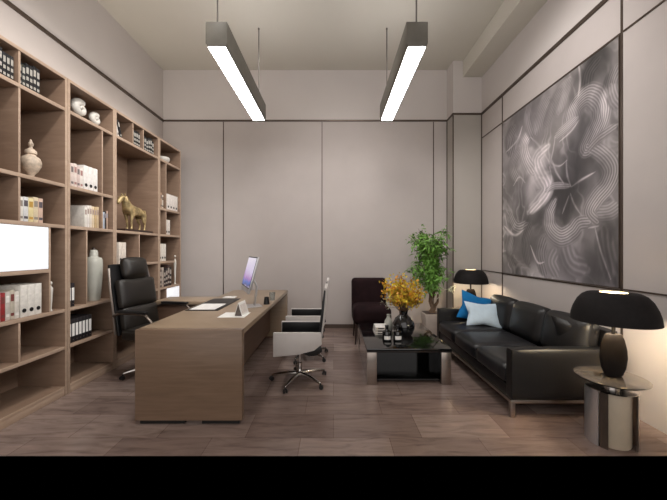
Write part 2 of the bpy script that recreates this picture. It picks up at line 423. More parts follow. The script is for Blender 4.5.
for i, (c, dd) in enumerate([((222, 214, 206), 'white'), ((206, 196, 188), 'light grey'), ((226, 222, 216), 'bright white')]):
    bm = B(); box(bm, -.2, 0, 0, .26-.02*i, 0, .006, .001); box(bm, -.2, 0, 0, .26-.02*i, .034, .04, .001); box(bm, -.2, -.195, 0, .26-.02*i, .006, .034)
    box(bm, -.194, -.004, .004, .256-.02*i, .006, .034, mi=1); box(bm, -.004, .0012, .03, .1, .012, .03, mi=2)
    o = obj('book', bm, [cm(c), m_pages, cm((90, 80, 78))]); o.location = (FX-.04, 4.3+.003*i, S4+.0006+.0408*i)
    tag(o, '%s book, %s in the flat stack behind the desk chair' % (dd, ['lowest', 'middle', 'topmost'][i]), 'book', 'flat stack of books')
# farthest bookcase
book_row(4.64, 4.765, S2, .2, .235, [(200, 176, 150), (170, 140, 116), (206, 196, 184)], [(100, 80, 70)], "farthest bookcase's second shelf", 'books on the farthest second shelf', desc=['tan book', 'brown book', 'cream book'])
binder_row(4.86, 5.19, S2, .25, (228, 220, 214), 4, "farthest bookcase's second shelf", 'white binders on the farthest second shelf')
binder_row(4.815, 4.95, S3, .235, (224, 216, 208), 2, "farthest bookcase's third shelf", 'white binders on the farthest third shelf')
binder_row(4.635, 4.83, SM, .265, (226, 220, 210), 3, "farthest bookcase's middle shelf, above the dark books", 'white binders above the dark books')
book_row(4.66, 5.0, S4, .25, .33, [(36, 30, 30), (190, 176, 164), (48, 34, 34), (40, 36, 38), (70, 50, 46), (30, 28, 30)], [(170, 160, 150)],
         'row above the small white panel door', 'dark books above the small door', marks=3, desc=['black book', 'cream book', 'dark maroon book', 'charcoal book', 'brown book', 'dark grey book'])

# ---- shelf ornaments
bm = B()
lathe(bm, [(0, 0), (.045, 0), (.04, .012), (.026, .022), (.03, .035), (.06, .07), (.084, .115), (.088, .15), (.074, .185), (.045, .205), (.038, .215), (.05, .222), (.05, .235)], n=32)
t = thing('ginger_jar', 'carved cream lidded jar on second shelf of nearest bookcase', 'jar', (FX-.12, 2.765, S2+.0005))
obj('body', bm, m_cream, t)
bm = B(); lathe(bm, [(.05, .236), (.046, .25), (.03, .262), (.016, .272), (.014, .285), (.022, .297), (.024, .31), (.014, .325), (.008, .345), (0, .352)], n=28); obj('lid', bm, m_cream, t)

def shell(y, r, label):
    t = thing('shell_ornament', label, 'ornament', (FX-.13, y, S1+.0005), 0, 'white shell ornaments')
    bm = B(); lathe(bm, [(0, 0), (r*.4, 0), (r*.42, .012), (r*.3, .022)], n=20); obj('foot', bm, m_ceramic, t)
    bm = B()
    pts = []; rs = []
    for k in range(44):          # nautilus spiral
        a = k/43*2.6*PI; q = r*(.10+.54*k/43)
        pts.append((.0+.25*r*(1-k/43), -math.cos(a)*q*.9, .016+r*.92+math.sin(a)*q*.8)); rs.append(r*(.10+.30*k/43))
    tube(bm, pts, rs, 14); obj('shell', bm, m_ceramic, t)
shell(3.30, .125, 'larger white shell ornament on second bookcase top shelf')
shell(3.52, .1, 'smaller white shell ornament right of the larger, second bookcase top shelf')
for q in bpy.data.objects['ginger_jar'].children: q.data.transform(Matrix.Diagonal((.86, .86, 1, 1)))
t = thing('picture_frame', 'small black picture frame leaning left of the white shell ornaments', 'frame', (FX-.06, 3.052, S1+.003))
M = Matrix.Rotation(-.16, 4, 'X')
bm = B(); box(bm, -.15, 0, 0, .012, 0, .2, .002, M=M); obj('frame', bm, m_black, t)
bm = B(); box(bm, -.135, -.015, .012, .013, .015, .185, M=M); obj('picture', bm, cm((120, 104, 92)), t)

bm = B(); lathe(bm, [(0, 0), (.055, 0), (.062, .01), (.078, .2), (.084, .38), (.083, .45), (.072, .478), (.046, .487), (.04, .495), (.04, .54), (.034, .56), (.026, .566), (.022, .56), (0, .555)], n=36)
t = thing('tall_vase', 'tall pale grey ceramic bottle vase on second bookcase beside the desk chair', 'vase', (FX-.1, 3.465, S4+.0005)); obj('body', bm, m_celadon, t)
bm = B(); lathe(bm, [(0, .556), (.024, .562), (.018, .578), (.012, .59), (0, .595)], n=20); obj('stopper', bm, m_darkwood, t)

def figurine(loc, h, label):
    t = thing('figurine', label, 'figurine', loc, 0, 'slim cream figurines')
    k = h/.28
    bm = B(); lathe(bm, [(0, 0), (.016, 0), (.016, .008*k), (.011, .012*k), (.009, .02*k), (.015, .09*k), (.017, .14*k), (.02, .19*k), (.019, .215*k), (.009, .23*k), (.007, .238*k)], n=18); obj('body', bm, m_ceramic, t)
    bm = B(); sphere(bm, (0, 0, .258*k), .016, sc=(1, 1, 1.25)); obj('head', bm, m_ceramic, t)
figurine((FX-.035, 2.862, S4+.0005), .28, 'slim cream figurine beside the white binders under the white panel door')
figurine((FX-.035, 5.115, S4+.0005), .5, 'taller slim cream figurine at the far end of the farthest bookcase')
bm = B(); lathe(bm, [(0, .004), (.03, 0), (.045, 0), (.05, .01), (.085, .04), (.098, .07), (.092, .1), (.086, .1), (.09, .07), (.07, .035), (0, .02)], n=32)
o = obj('bowl', bm, m_ceramic); o.location = (FX-.13, 4.93, S1+.0005); tag(o, 'white ceramic bowl on top shelf of farthest bookcase', 'bowl')
bm = B(); lathe(bm, [(0, 0), (.024, 0), (.022, .012), (.02, .02), (.026, .05), (.018, .08), (.008, .1), (.012, .115), (.008, .13), (0, .135)], n=20)
o = obj('statuette', bm, m_ceramic); o.location = (FX-.08, 4.35, S4+.1242); tag(o, 'small white statuette standing on the flat stack of books', 'statuette')

# ---- brass horse: one skinned body
def horse():
    t = thing('horse_statue', 'brass horse statue on dark base in third bookcase', 'statue', (-2.7, 4.19, S3+.0005))
    bm = B(); box(bm, -.08, .08, -.29, .31, 0, .03, .004); obj('base', bm, m_darkwood, t)
    # nose points to -y ; joints (x,y,z,r)
    J = [(0, .10, .285, .066), (0, .0, .28, .060), (0, -.09, .29, .064), (0, -.14, .335, .058), (0, -.18, .395, .044), (0, -.21, .44, .032),
         (0, -.245, .425, .034), (0, -.29, .375, .025), (0, -.312, .335, .022), (0, .155, .29, .056)]
    E = [(9, 0), (0, 1), (1, 2), (2, 3), (3, 4), (4, 5), (5, 6), (6, 7), (7, 8)]
    def leg(root, pts):
        p = root
        for q in pts: J.append(q); E.append((p, len(J)-1)); p = len(J)-1
    leg(2, [(.045, -.10, .225, .030), (.045, -.115, .145, .017), (.045, -.11, .07, .012), (.045, -.118, .04, .016), (.045, -.13, .034, .017)])
    leg(2, [(-.045, -.09, .225, .030), (-.045, -.07, .145, .017), (-.045, -.06, .07, .012), (-.045, -.07, .04, .016), (-.045, -.082, .034, .017)])
    leg(9, [(.045, .155, .225, .036), (.045, .135, .165, .020), (.045, .175, .115, .014), (.045, .165, .06, .011), (.045, .158, .04, .016), (.045, .145, .034, .017)])
    leg(9, [(-.045, .165, .225, .036), (-.045, .155, .165, .020), (-.045, .205, .115, .014), (-.045, .20, .06, .011), (-.045, .192, .04, .016), (-.045, .18, .034, .017)])
    me = bpy.data.meshes.new('body'); me.from_pydata([j[:3] for j in J], E, []); me.materials.append(m_gold)
    o = bpy.data.objects.new('body', me); COL.objects.link(o); o.parent = t
    md = o.modifiers.new('skin', 'SKIN'); md.use_smooth_shade = True
    for i, j in enumerate(J): me.skin_vertices[0].data[i].radius = (j[3], j[3]*(.92 if i > 9 else 1.05))
    for i in range(len(J)): me.skin_vertices[0].data[i].use_root = (i == 1)
    o.modifiers.new('sub', 'SUBSURF').render_levels = 2
    bm = B(); tube(bm, [(0, .2, .31), (0, .23, .31), (0, .25, .25), (0, .252, .17), (0, .262, .12)], [.012, .018, .02, .016, .004], 10); obj('tail', bm, m_gold, t)
    bm = B()
    for k in range(9):
        f = k/8; y = -.20+.10*f; z = .45-.11*f
        tube(bm, [(0, y, z-.01), (.022, y+.012, z-.012), (.036, y+.014, z-.05), (.034, y+.008, z-.085+.02*f)], [.014, .02, .016, .006], 8)
        tube(bm, [(0, y, z-.01), (-.022, y+.012, z-.012), (-.036, y+.014, z-.05)], [.014, .018, .006], 8)
    obj('mane', bm, m_gold, t)
    bm = B()
    for s in (-1, 1): tube(bm, [(s*.014, -.205, .452), (s*.02, -.205, .475), (s*.021, -.207, .492)], [.009, .008, .001], 8)
    obj('ears', bm, m_gold, t)
horse()

# ------------------------------------------------------------------ desk
t = thing('office_desk', 'large light oak L-shaped desk with slab end facing the viewer', 'desk', (-1.16, 2.48, 0))
def P(name, x0, x1, y0, y1, z0, z1, m, bev=.003):
    bm = B(); box(bm, x0+1.16, x1+1.16, y0-2.48, y1-2.48, z0, z1, bev); return obj(name, bm, m, t)
P('top', -1.589, -.732, 2.5405, 4.96, .715, .76, m_desk)
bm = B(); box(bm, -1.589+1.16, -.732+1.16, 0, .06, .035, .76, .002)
obj('end_panel', bm, m_deskfront_shaded, t)
P('end_panel', -1.589, -.732, 4.90, 4.96, .035, .7148, m_desk)
P('foot', -1.56, -1.2, 2.5, 2.53, 0, .035, m_black, 0); P('foot', -1.06, -.76, 2.5, 2.53, 0, .035, m_black, 0); P('plinth', -1.56, -.76, 4.91, 4.94, 0, .035, m_deskin, 0)
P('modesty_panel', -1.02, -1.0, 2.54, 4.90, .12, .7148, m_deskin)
P('drawer_pedestal', -1.58, -1.15, 4.46, 4.898, .04, .7148, m_desk)
P('return_top', -2.30, -1.59, 3.97, 4.36, .7, .745, m_desk)
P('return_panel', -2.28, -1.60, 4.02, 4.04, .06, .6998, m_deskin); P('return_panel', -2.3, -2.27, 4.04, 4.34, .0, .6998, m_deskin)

bm = B(); box(bm, -1.565, -1.215, 3.26, 4.06, 0, .005, .0015)
o = obj('desk_pad', bm, m_leather); o.location.z = .7605; tag(o, 'black leather desk pad on the light oak desk', 'desk pad')
def sheet(name, x0, x1, y0, y1, z, label):
    bm = B(); box(bm, x0, x1, y0, y1, 0, .0022); o = obj(name, bm, m_paper); o.location.z = z; return tag(o, label, 'paper')
sheet('paper_sheet', -1.535, -1.262, 3.3, 3.65, .766, 'white paper lying on the black desk pad')
sheet('paper_sheet', -1.1, -.845, 2.93, 3.17, .7605, 'white paper under the tent calendar near the desk front')
t = thing('tent_calendar', 'white folding tent calendar standing on paper on the desk', 'calendar', (-.918, 2.985, .7632), -.1)
bm = B(); prism(bm, [(-.0402, 0), (-.037, 0), (.0015, .125), (-.0015, .128)], 0, .17, 'y'); prism(bm, [(.0402, 0), (.037, 0), (-.0015, .125), (.0015, .128)], 0, .17, 'y'); obj('cover', bm, m_paper, t)
bm = B(); prism(bm, [(-.036, .001), (.036, .001), (0, .122)], .004, .166, 'y'); obj('inner_card', bm, cm((96, 86, 80)), t)
bm = B(); M = Matrix.Translation((.0205, .085, .066)) @ Matrix.Rotation(math.atan2(.0387, .1265), 4, 'Y').inverted()
box(bm, .001, .0022, -.07, .07, -.045, .04, M=M); obj('printed_page', bm, cm((222, 214, 208)), t)
bm = B(); box(bm, -.08, .08, -.055, .055, 0, .012, .004)
for r in range(4):
    for q in range(10): box(bm, -.074+.0148*q, -.0615+.0148*q, -.045+.023*r, -.026+.023*r, .012, .0145, mi=1)
o = obj('keyboard', bm, [m_white, m_paper]); o.location = (-1.39, 4.15, .7605); tag(o, 'small white keyboard behind the black desk pad', 'keyboard')

# monitor
th = math.radians(24)
t = thing('computer_monitor', 'slim silver desktop computer monitor with lilac and blue screen on desk', 'monitor', (-.955, 3.52, .7605), -PI/2+th)
# local: screen faces -y after rotation => normal (-cos,-sin)
T = Matrix.Translation((0, 0, .37)) @ Matrix.Rotation(-.26, 4, 'X')
bm = B(); box(bm, -.28, .28, -.008, .012, -.2, .2, .004, M=T); soft(bm, -.2, .2, .006, .034, -.14, .14, 3, 5, M=T); obj('housing', bm, m_alu, t)
bm = B(); box(bm, -.275, .275, -.0105, -.0081, -.15, .196, M=T); obj('bezel', bm, m_black, t)
bm = B(); box(bm, -.262, .262, -.0125, -.0106, -.14, .184, M=T)
k = NT('screen_image'); v = k.coords(); sx = k.n('ShaderNodeSeparateXYZ'); k.l(v, sx.inputs[0])
nz = k.noise(k.coords((3, 1, 4)), 1.6, 3); ad = k.n('ShaderNodeMath', operation='MULTIPLY_ADD'); k.l(nz, ad.inputs[0]); ad.inputs[1].default_value = .16; k.l(sx.outputs['Z'], ad.inputs[2])
mr = k.n('ShaderNodeMapRange'); mr.inputs[1].default_value = .29; mr.inputs[2].default_value = .62; k.l(ad.outputs[0], mr.inputs[0])
c = k.ramp(mr.outputs[0], [(0, lin(235, 225, 235)), (.1, lin(60, 60, 130)), (.22, lin(60, 110, 190)), (.36, lin(170, 120, 190)), (.6, lin(214, 202, 232)), (1, lin(232, 226, 240))])
k.l(c, k.b.inputs['Emission Color']); k.b.inputs['Emission Strength'].default_value = .8; k.b.inputs['Base Color'].default_value = (.02, .02, .02, 1); k.b.inputs['Roughness'].default_value = .2
obj('screen', bm, k.m, t)
bm = B(); prism(bm, [(.05, .006), (.062, .006), (.09, .22), (.03, .36), (.018, .36), (.078, .22)], -.045, .045, 'x', .002); obj('stand_neck', bm, m_alu, t)
bm = B(); box(bm, -.1, .1, -.06, .13, 0, .008, .003); obj('stand_foot', bm, m_alu, t)
t = thing('pen_cup', 'small black pen cup beside the monitor foot', 'pen cup', (-.79, 3.66, .7605))
bm = B(); lathe(bm, [(0, 0), (.036, 0), (.03, .05), (.026, .085), (.022, .085), (.026, .05), (.03, .006), (0, .006)], n=24); obj('cup', bm, m_black, t)
t = thing('water_glass', 'clear water glass on the desk right of the monitor', 'glass', (-.78, 3.95, .7605))
bm = B(); lathe(bm, [(0, 0), (.032, 0), (.038, .1), (.0355, .1), (.03, .008), (0, .008)], n=24); obj('glass_wall', bm, m_glass, t)

# ------------------------------------------------------------------ swivel bases
def star(t, r, zt, seatz, m_leg, m_caster, a0=.3, h=.09):
    bm = B(); lathe(bm, [(0, .06), (.03, .06), (.042, .075), (.042, .105), (.03, .115), (.024, .13), (.024, zt*.6), (.016, zt*.6+.005), (.016, seatz), (0, seatz)], n=20); obj('gas_column', bm, m_leg, t)
    for k in range(5):
        a = a0+k*2*PI/5; c, s = math.cos(a), math.sin(a)
        bm = B(); tube(bm, [(c*.03, s*.03, h), (c*r*.5, s*r*.5, h-.006), (c*r*.95, s*r*.95, h-.03), (c*r, s*r, h-.034)], [.022, .019, .014, .010], 10); L = obj('base_leg', bm, m_leg, t)
        bm = B(); M = Matrix.Translation((c*r, s*r, 0)) @ Matrix.Rotation(a+.8, 4, 'Z')
        for q in (-.013, .013):
            Mq = M @ Matrix.Translation((.008, q, .0222)) @ Matrix.Rotation(PI/2, 4, 'X')
            lathe(bm, [(0, -.008), (.017, -.008), (.022, -.004), (.022, .004), (.017, .008), (0, .008)], n=18, M=Mq)
        tube(bm, [(0, 0, .03), (0, 0, h-.03)], .007, 8, M=Matrix.Translation((c*r, s*r, 0))); obj('caster', bm, m_caster, L)

# visitor chairs, local: faces -x
def visitor(loc, label):
    t = thing('visitor_chair', label, 'chair', loc, 0, 'white sided swivel chairs beside the desk')
    star(t, .3, .34, .36, m_chrome, m_black, .55)
    bm = B(); soft(bm, -.235, .215, -.215, .215, .355, .46, 5, 8, bulge=(0, 0, .012)); obj('seat', bm, m_leather, t)
    bm = B(); box(bm, -.1, .14, -.1, .1, .33, .36, .006); obj('seat_plate', bm, m_black, t)
    out = [(-.235, .585), (.235, .585), (.245, .47), (.17, .41), (.02, .37), (-.235, .345)]
    for s in (-1, 1):
        a, b = sorted((s*.228, s*.262)); bm = B(); prism(bm, out, a, b, 'y', .005); A = obj('arm_panel', bm, m_whitel, t, 'white leather side panel')
        a, b = sorted((s*.217, s*.2275)); bm = B(); prism(bm, [(-.225, .578), (.215, .578), (.215, .45), (-.225, .45)], a, b, 'y', .002); obj('arm_lining', bm, m_leather, A, 'black leather lining')
        bm = B(); a, b = sorted((s*.236, s*.256)); prism(bm, [(.02, .395), (.235, .455), (.25, .40), (.2, .36), (.12, .35)], a, b, 'y', .004); obj('side_bracket', bm, m_black, A)
    bk = [(.215, .46), (.245, .46), (.285, .78), (.31, 1.06), (.30, 1.1), (.285, 1.1), (.255, .8)]
    bm = B(); prism(bm, [(.2, .462), (.222, .462), (.258, .74), (.28, .99), (.264, .995), (.232, .75)], -.21, .21, 'y', .004); obj('back_pad', bm, m_leather, t, 'black leather back pad')
    bm = B(); prism(bm, [(.2235, .45), (.238, .45), (.274, .74), (.298, .99), (.298, 1.018), (.27, 1.022), (.266, .998), (.2815, .995), (.2595, .74)], -.225, .225, 'y', .003); obj('back_shell', bm, m_whitel, t, 'white leather back shell')
    return t
vc = visitor((-.36, 3.31, 0), 'nearer white sided swivel chair with black seat, right of the desk')
dup(vc, (-.355, 4.08, 0), 'farther white sided swivel chair, partly hidden behind the nearer one')

# executive chair, local: faces +x
def executive():
    t = thing('executive_chair', 'black leather high-back desk chair between the bookcases and the desk', 'chair', (-1.98, 3.5, 0), math.radians(-13))
    star(t, .33, .4, .44, m_chrome, m_black, .1, .1)
    bm = B(); soft(bm, -.24, .28, -.26, .26, .43, .55, 4, 8, bulge=(0, 0, .015)); obj('seat', bm, m_leather_brown, t)
    def curve(f):  # x of the back at height fraction
        return -.22-.13*f-.03*math.sin(f*PI)
    M0 = Matrix.Translation((-.245, 0, .52)) @ Matrix.Rotation(-.17, 4, 'Y')
    bm = B()
    soft(bm, -.02, .065, -.235, .235, .0, .25, 3.4, 8, bulge=(.018, 0, 0), M=M0); soft(bm, -.015, .07, -.24, .24, .245, .56, 3.4, 8, bulge=(.02, 0, 0), M=M0)
    obj('backrest', bm, m_leather_brown, t)
    bm = B(); soft(bm, -.01, .085, -.16, .16, .565, .79, 2.6, 8, bulge=(.035, 0, .015), M=M0); obj('headrest', bm, m_leather_brown, t)
    bm = B(); soft(bm, -.062, -.022, -.25, .25, -.04, .74, 3, 10, M=M0); obj('back_shell', bm, m_leather, t)
    for s in (-1, 1):
        bm = B(); tube(bm, [(-.29, s*.29, .70), (-.2, s*.3, .735), (.0, s*.305, .74), (.13, s*.305, .725), (.2, s*.305, .66), (.18, s*.3, .52), (.06, s*.27, .46)], [.014]*7, 10); A = obj('armrest', bm, m_armsteel, t, 'dull metal armrest')
        bm = B(); soft(bm, -.22, .14, s*.305-.028, s*.305+.028, .742, .768, 4, 6); obj('arm_pad', bm, m_leather, A, 'black arm pad')
        bm = B(); tube(bm, [(-.29, s*.27, .5), (-.31, s*.272, .7), (-.36, s*.27, 1.0), (-.40, s*.25, 1.2)], .012, 8); obj('back_rail', bm, m_steel, t)
executive()

# ------------------------------------------------------------------ armchair by the back wall
t = thing('armchair', 'dark maroon velvet armless armchair against the back wall', 'armchair', (.58, 4.84, 0))
bm = B(); soft(bm, -.29, .29, -.27, .2, .27, .56, 3.6, 10, bulge=(0, .01, .02)); obj('seat', bm, m_velvet, t)
bm = B(); soft(bm, -.285, .285, .13, .27, .35, .96, 3, 10, bulge=(0, .02, 0), M=Matrix.Rotation(-.06, 4, 'X')); obj('backrest', bm, m_velvet, t)
for sx in (-1, 1):
    for sy in (-1, 1):
        bm = B(); tube(bm, [(sx*.235, sy*.2-.01, .29), (sx*.255, sy*.235-.01, 0)], [.02, .011], 10); obj('leg', bm, m_darkwood, t)

# ------------------------------------------------------------------ coffee table
t = thing('coffee_table', 'low black glass coffee table with wide steel slab legs', 'coffee table', (.785, 3.2, 0))
bm = B(); box(bm, -.44, .44, 0, 1.15, .34, .38, .003); obj('tabletop', bm, m_glass_black, t)
for s in (-1, 1):
    a, b = sorted((s*.335, s*.435)); bm = B(); box(bm, a, b, .015, .05, 0, .3395, .002); L = obj('leg', bm, m_steel, t, 'brushed steel slab leg')
    bm = B(); box(bm, a, b, 1.1, 1.135, 0, .3395, .002); obj('leg', bm, m_steel, t, 'brushed steel slab leg')
    a, b = sorted((s*.415, s*.432)); bm = B(); box(bm, a, b, .051, 1.099, .0, .3395); obj('side_panel', bm, m_glass_black, t, 'black glass side panel')
bm = B(); box(bm, -.414, .414, .5, .515, .0, .3395); obj('centre_panel', bm, m_glass_black, t)
bm = B(); box(bm, -.414, .414, .06, 1.09, .03, .045); obj('lower_shelf', bm, m_glass_black, t)

TZ = .3805
t = thing('flower_vase', 'rounded black vase holding yellow blossom branches on the coffee table', 'vase', (.84, 3.72, TZ))
bm = B(); lathe(bm, [(0, 0), (.085, 0), (.105, .02), (.13, .09), (.128, .14), (.1, .2), (.06, .235), (.048, .25), (.05, .285), (.058, .3), (.05, .3), (.042, .285), (.04, .25), (0, .2)], n=36); obj('body', bm, m_glass_black, t)
# branches
t = thing('blossom_branches', 'spray of yellow and orange blossom branches in the black vase', 'flowers', (.84, 3.72, TZ+.21))
bs = B(); by = B(); bo = B()
def petal(bm, p, s, mi=0):
    q = Euler((random.uniform(0, 6.3), random.uniform(0, 6.3), random.uniform(0, 6.3))).to_matrix()
    vs = [bm.verts.new(p+q @ V(c)*s) for c in ((-.5, 0, 0), (0, -.42, .12), (.55, 0, 0), (0, .42, .12))]
    bm.faces.new(vs).material_index = mi
rnd = random.Random(4)
for i in range(64):
    a = rnd.uniform(0, 2*PI); sp = rnd.uniform(.03, .26); hh = rnd.uniform(.3, .54)*(1.05-.9*(sp/.5)**1.5)
    e = V((math.cos(a)*sp*1.12-.06, math.sin(a)*sp, hh)); m = V((e.x*.35, e.y*.35, e.z*.5))
    pts = [V((math.cos(a)*.012, math.sin(a)*.012, -.05)), V((math.cos(a)*.02, math.sin(a)*.02, .06)), m, e*.8, e]
    tube(bs, pts, [.004, .0035, .003, .0022, .0012], 5)
    dense = 26
    for k in range(dense):
        f = rnd.uniform(.35, 1); j = V((rnd.gauss(0, .022), rnd.gauss(0, .022), rnd.gauss(0, .022)))
        p = (m.lerp(e, (f-.3)/.7))+j
        petal(by if rnd.random() < .62 else bo, p, rnd.uniform(.024, .044))
for i in range(5):
    z = .14+.03*i; x = -.2-.03*(i % 3)
    pts = [V((-.01, -.01, -.02)), V((-.05, -.04, .08)), V((x*.6, -.1, z)), V((x-.05, -.12, z+.02*(i % 2)))]
    bw = B(); tube(bw, pts, [.003, .003, .002, .0012], 5)
    for k in range(12): petal(bw, pts[2].lerp(pts[3], rnd.random())+V((rnd.gauss(0, .008), rnd.gauss(0, .008), rnd.gauss(0, .01))), .015, 1)
    obj('budding_twig', bw, [m_twig, m_paleflower], t, 'pale budding twig')
obj('stems', bs, m_twig, t); obj('yellow_blossoms', by, m_yellow, t); obj('orange_blossoms', bo, m_orange, t)
bm = B(); lathe(bm, [(0, 0), (.04, 0), (.055, .03), (.058, .07), (.045, .12), (.024, .16), (.02, .185), (.026, .2), (.02, .2), (.015, .18), (0, .15)], n=28)
o = obj('small_vase', bm, m_celadon); o.location = (.7, 3.95, TZ); tag(o, 'small pale grey vase left of the black flower vase', 'vase')
def bottle(loc, label):
    t = thing('glass_bottle', label, 'bottle', loc, 0, 'dark bottles on the coffee table')
    bm = B(); lathe(bm, [(0, 0), (.046, 0), (.05, .006), (.05, .095), (.044, .108), (.02, .12), (.018, .13), (.018, .15), (0, .15)], n=28); obj('body', bm, m_glass_black, t)
    bm = B(); lathe(bm, [(0, .1505), (.021, .1505), (.021, .172), (.018, .175), (0, .175)], n=20); obj('cap', bm, m_black, t)
    bm = B()
    n = 10; vs = []
    for k in range(n+1):
        a = -PI/2-.75+1.5*k/n; vs.append([bm.verts.new((math.cos(a)*.0508, math.sin(a)*.0508, z)) for z in (.022, .062)])
    for k in range(n): bm.faces.new([vs[k][0], vs[k+1][0], vs[k+1][1], vs[k][1]])
    obj('paper_label', bm, m_paper, t, 'white front label')
bottle((.60, 3.49, TZ), 'left dark bottle with white label on the coffee table')
bottle((.722, 3.49, TZ), 'right dark bottle with white label, in front of the black vase')
for i in range(3):
    bm = B(); w, d = .17-.008*i, .22-.01*i
    box(bm, 0, w, 0, d, 0, .004, .001); box(bm, 0, w, 0, d, .025, .029, .001); box(bm, 0, .004, 0, d, .004, .025); box(bm, .005, w-.004, .004, d-.004, .004, .025, mi=1)
    box(bm, .03, .1, -.0012, 0.0004, .009, .022, mi=2)
    o = obj('book', bm, [cm([(226, 222, 216), (196, 190, 184), (232, 228, 224)][i]), m_pages, cm((60, 56, 56))]); o.location = (.50+.004*i, 3.72+.004*i, TZ+.0298*i)
    tag(o, '%s white book, %s of the small stack on the coffee table' % (['dull', 'greyish', 'bright'][i], ['lowest', 'middle', 'topmost'][i]), 'book', 'stack on the coffee table')

# ------------------------------------------------------------------ potted plant
t = thing('potted_plant', 'tall leafy green plant in square beige pot before the corner wall', 'plant', (1.56, 4.93, 0))
bm = B(); prism(bm, [(-.1, 0), (.1, 0), (.14, .4), (-.14, .4)], -.13, .13, 'y', .006); obj('pot', bm, m_pot, t)
bm = B(); box(bm, -.12, .12, -.11, .11, .4, .408); obj('soil', bm, m_darkwood, t)
bs = B(); bl = B(); bf = B()
tube(bs, [(0, 0, .4), (.03, 0, .48), (-.01, .02, .58), (.0, .02, .72)], [.05, .042, .034, .028], 9); tube(bs, [(.03, 0, .48), (.09, -.02, .58), (.1, 0, .7)], [.03, .02, .012], 8)
def leaf(bm, p, d, L, w):
    d = d.normalized(); s = d.cross(V((rnd.uniform(-.4, .4), rnd.uniform(-.4, .4), 1))).normalized(); u = s.cross(d)
    a = bm.verts.new(p); e = bm.verts.new(p+d*L-V((0, 0, L*.25)))
    m1 = bm.verts.new(p+d*L*.45+s*w); m2 = bm.verts.new(p+d*L*.45-s*w); c = bm.verts.new(p+d*L*.45+u*w*.5)
    bm.faces.new([a, m1, c]); bm.faces.new([a, c, m2]); bm.faces.new([m1, e, c]); bm.faces.new([c, e, m2])
for i in range(62):
    a = rnd.uniform(0, 2*PI); z1 = rnd.choice((rnd.uniform(.68, 1.2), rnd.uniform(1.1, 1.74), rnd.uniform(1.4, 1.74))); rr = rnd.uniform(.08, .36)*(1 if z1 > .95 else .8)
    e = V((math.cos(a)*rr-.06, math.sin(a)*rr*.8, z1)); b0 = V((rnd.uniform(-.03, .05), rnd.uniform(-.02, .03), rnd.uniform(.62, .75)))
    m = b0.lerp(e, .5)+V((-.3*(e.x), -.3*e.y, .12))
    tube(bs, [b0, m, e], [.006, .004, .002], 5)
    for k in range(46):
        f = rnd.uniform(.25, 1); p = (b0.lerp(m, f*2) if f < .5 else m.lerp(e, f*2-1))+V((rnd.gauss(0, .03), rnd.gauss(0, .03), rnd.gauss(0, .03)))
        leaf(bl, p, V((rnd.gauss(0, 1), rnd.gauss(0, 1), rnd.gauss(-.1, .5))), rnd.uniform(.065, .115), rnd.uniform(.013, .022))
pts = [V((.08, -.02, .62)), V((.18, -.08, .78)), V((.27, -.1, .80)), V((.3, -.12, .72))]; tube(bf, pts, [.006, .005, .004, .003], 6)
for k in range(18): leaf(bf, pts[2]+V((rnd.gauss(0, .04), rnd.gauss(0, .03), rnd.gauss(0, .03))), V((rnd.gauss(0, 1), rnd.gauss(0, 1), rnd.gauss(-.3, .5))), .05, .011)
obj('stems', bs, m_trunk, t); obj('foliage', bl, m_leaf, t); obj('pale_sprig', bf, m_paleflower, t, 'pale cream sprig')

# ------------------------------------------------------------------ sofa
Y0, Y1 = 2.583, 4.47
t = thing('sofa', 'long black leather three-seat sofa on low steel frame along the right wall', 'sofa', (2.0, (Y0+Y1)/2, 0))
ox, oy = 2.0, (Y0+Y1)/2
def SB(name, x0, x1, y0, y1, z0, z1, p=5, bulge=(0, 0, 0), m=None, lab=None, M=None):
    bm = B(); soft(bm, x0-ox, x1-ox, y0-oy, y1-oy, z0, z1, p, 12, bulge=bulge, M=M); return obj(name, bm, m or m_leather, t, lab)
SB('arm', 1.488, 2.44, Y0, Y0+.1, .143, .567, 7, (0, .003, .006)); SB('arm', 1.488, 2.44, Y1-.1, Y1, .143, .567, 9, (0, .004, .006))
SB('back_frame', 2.36, 2.47, Y0+.101, Y1-.101, .143, .70, 8)
bm = B(); box(bm, 1.50-ox, 2.36-ox, Y0+.101-oy, Y1-.101-oy, .143, .24, .006); obj('seat_base', bm, m_leather, t)
L = (Y1-Y0-.20)/3
for i in range(3):
    a = Y0+.10+i*L
    SB('seat_cushion', 1.478, 2.17, a+.003, a+L-.003, .24, .405, 4, (.01, 0, .022), m_seat_sheen)
    M = Matrix.Translation((2.2-ox, 0, .40)) @ Matrix.Rotation(.2, 4, 'Y') @ Matrix.Translation((-(2.2-ox), 0, -.40))
    SB('back_cushion', 2.12, 2.28, a+.003, a+L-.003, .395, .785, 3, (.04, .004, .014), M=M)
bm = B()
for y in (Y0+.02, Y1-.02): box(bm, 1.48-ox, 2.42-ox, y-.014-oy, y+.014-oy, .118, .142, .002)
for x in (1.494, 2.406): box(bm, x-.014-ox, x+.014-ox, Y0+.034-oy, Y1-.034-oy, .118, .142, .002)
obj('frame', bm, m_steel, t, 'steel frame rail')
for x in (1.50, 2.40):
    for y in (Y0+.022, Y1-.022): bm = B(); box(bm, x-.02-ox, x+.02-ox, y-.016-oy, y+.016-oy, 0, .1178, .002); obj('leg', bm, m_steel, t, 'square steel leg')

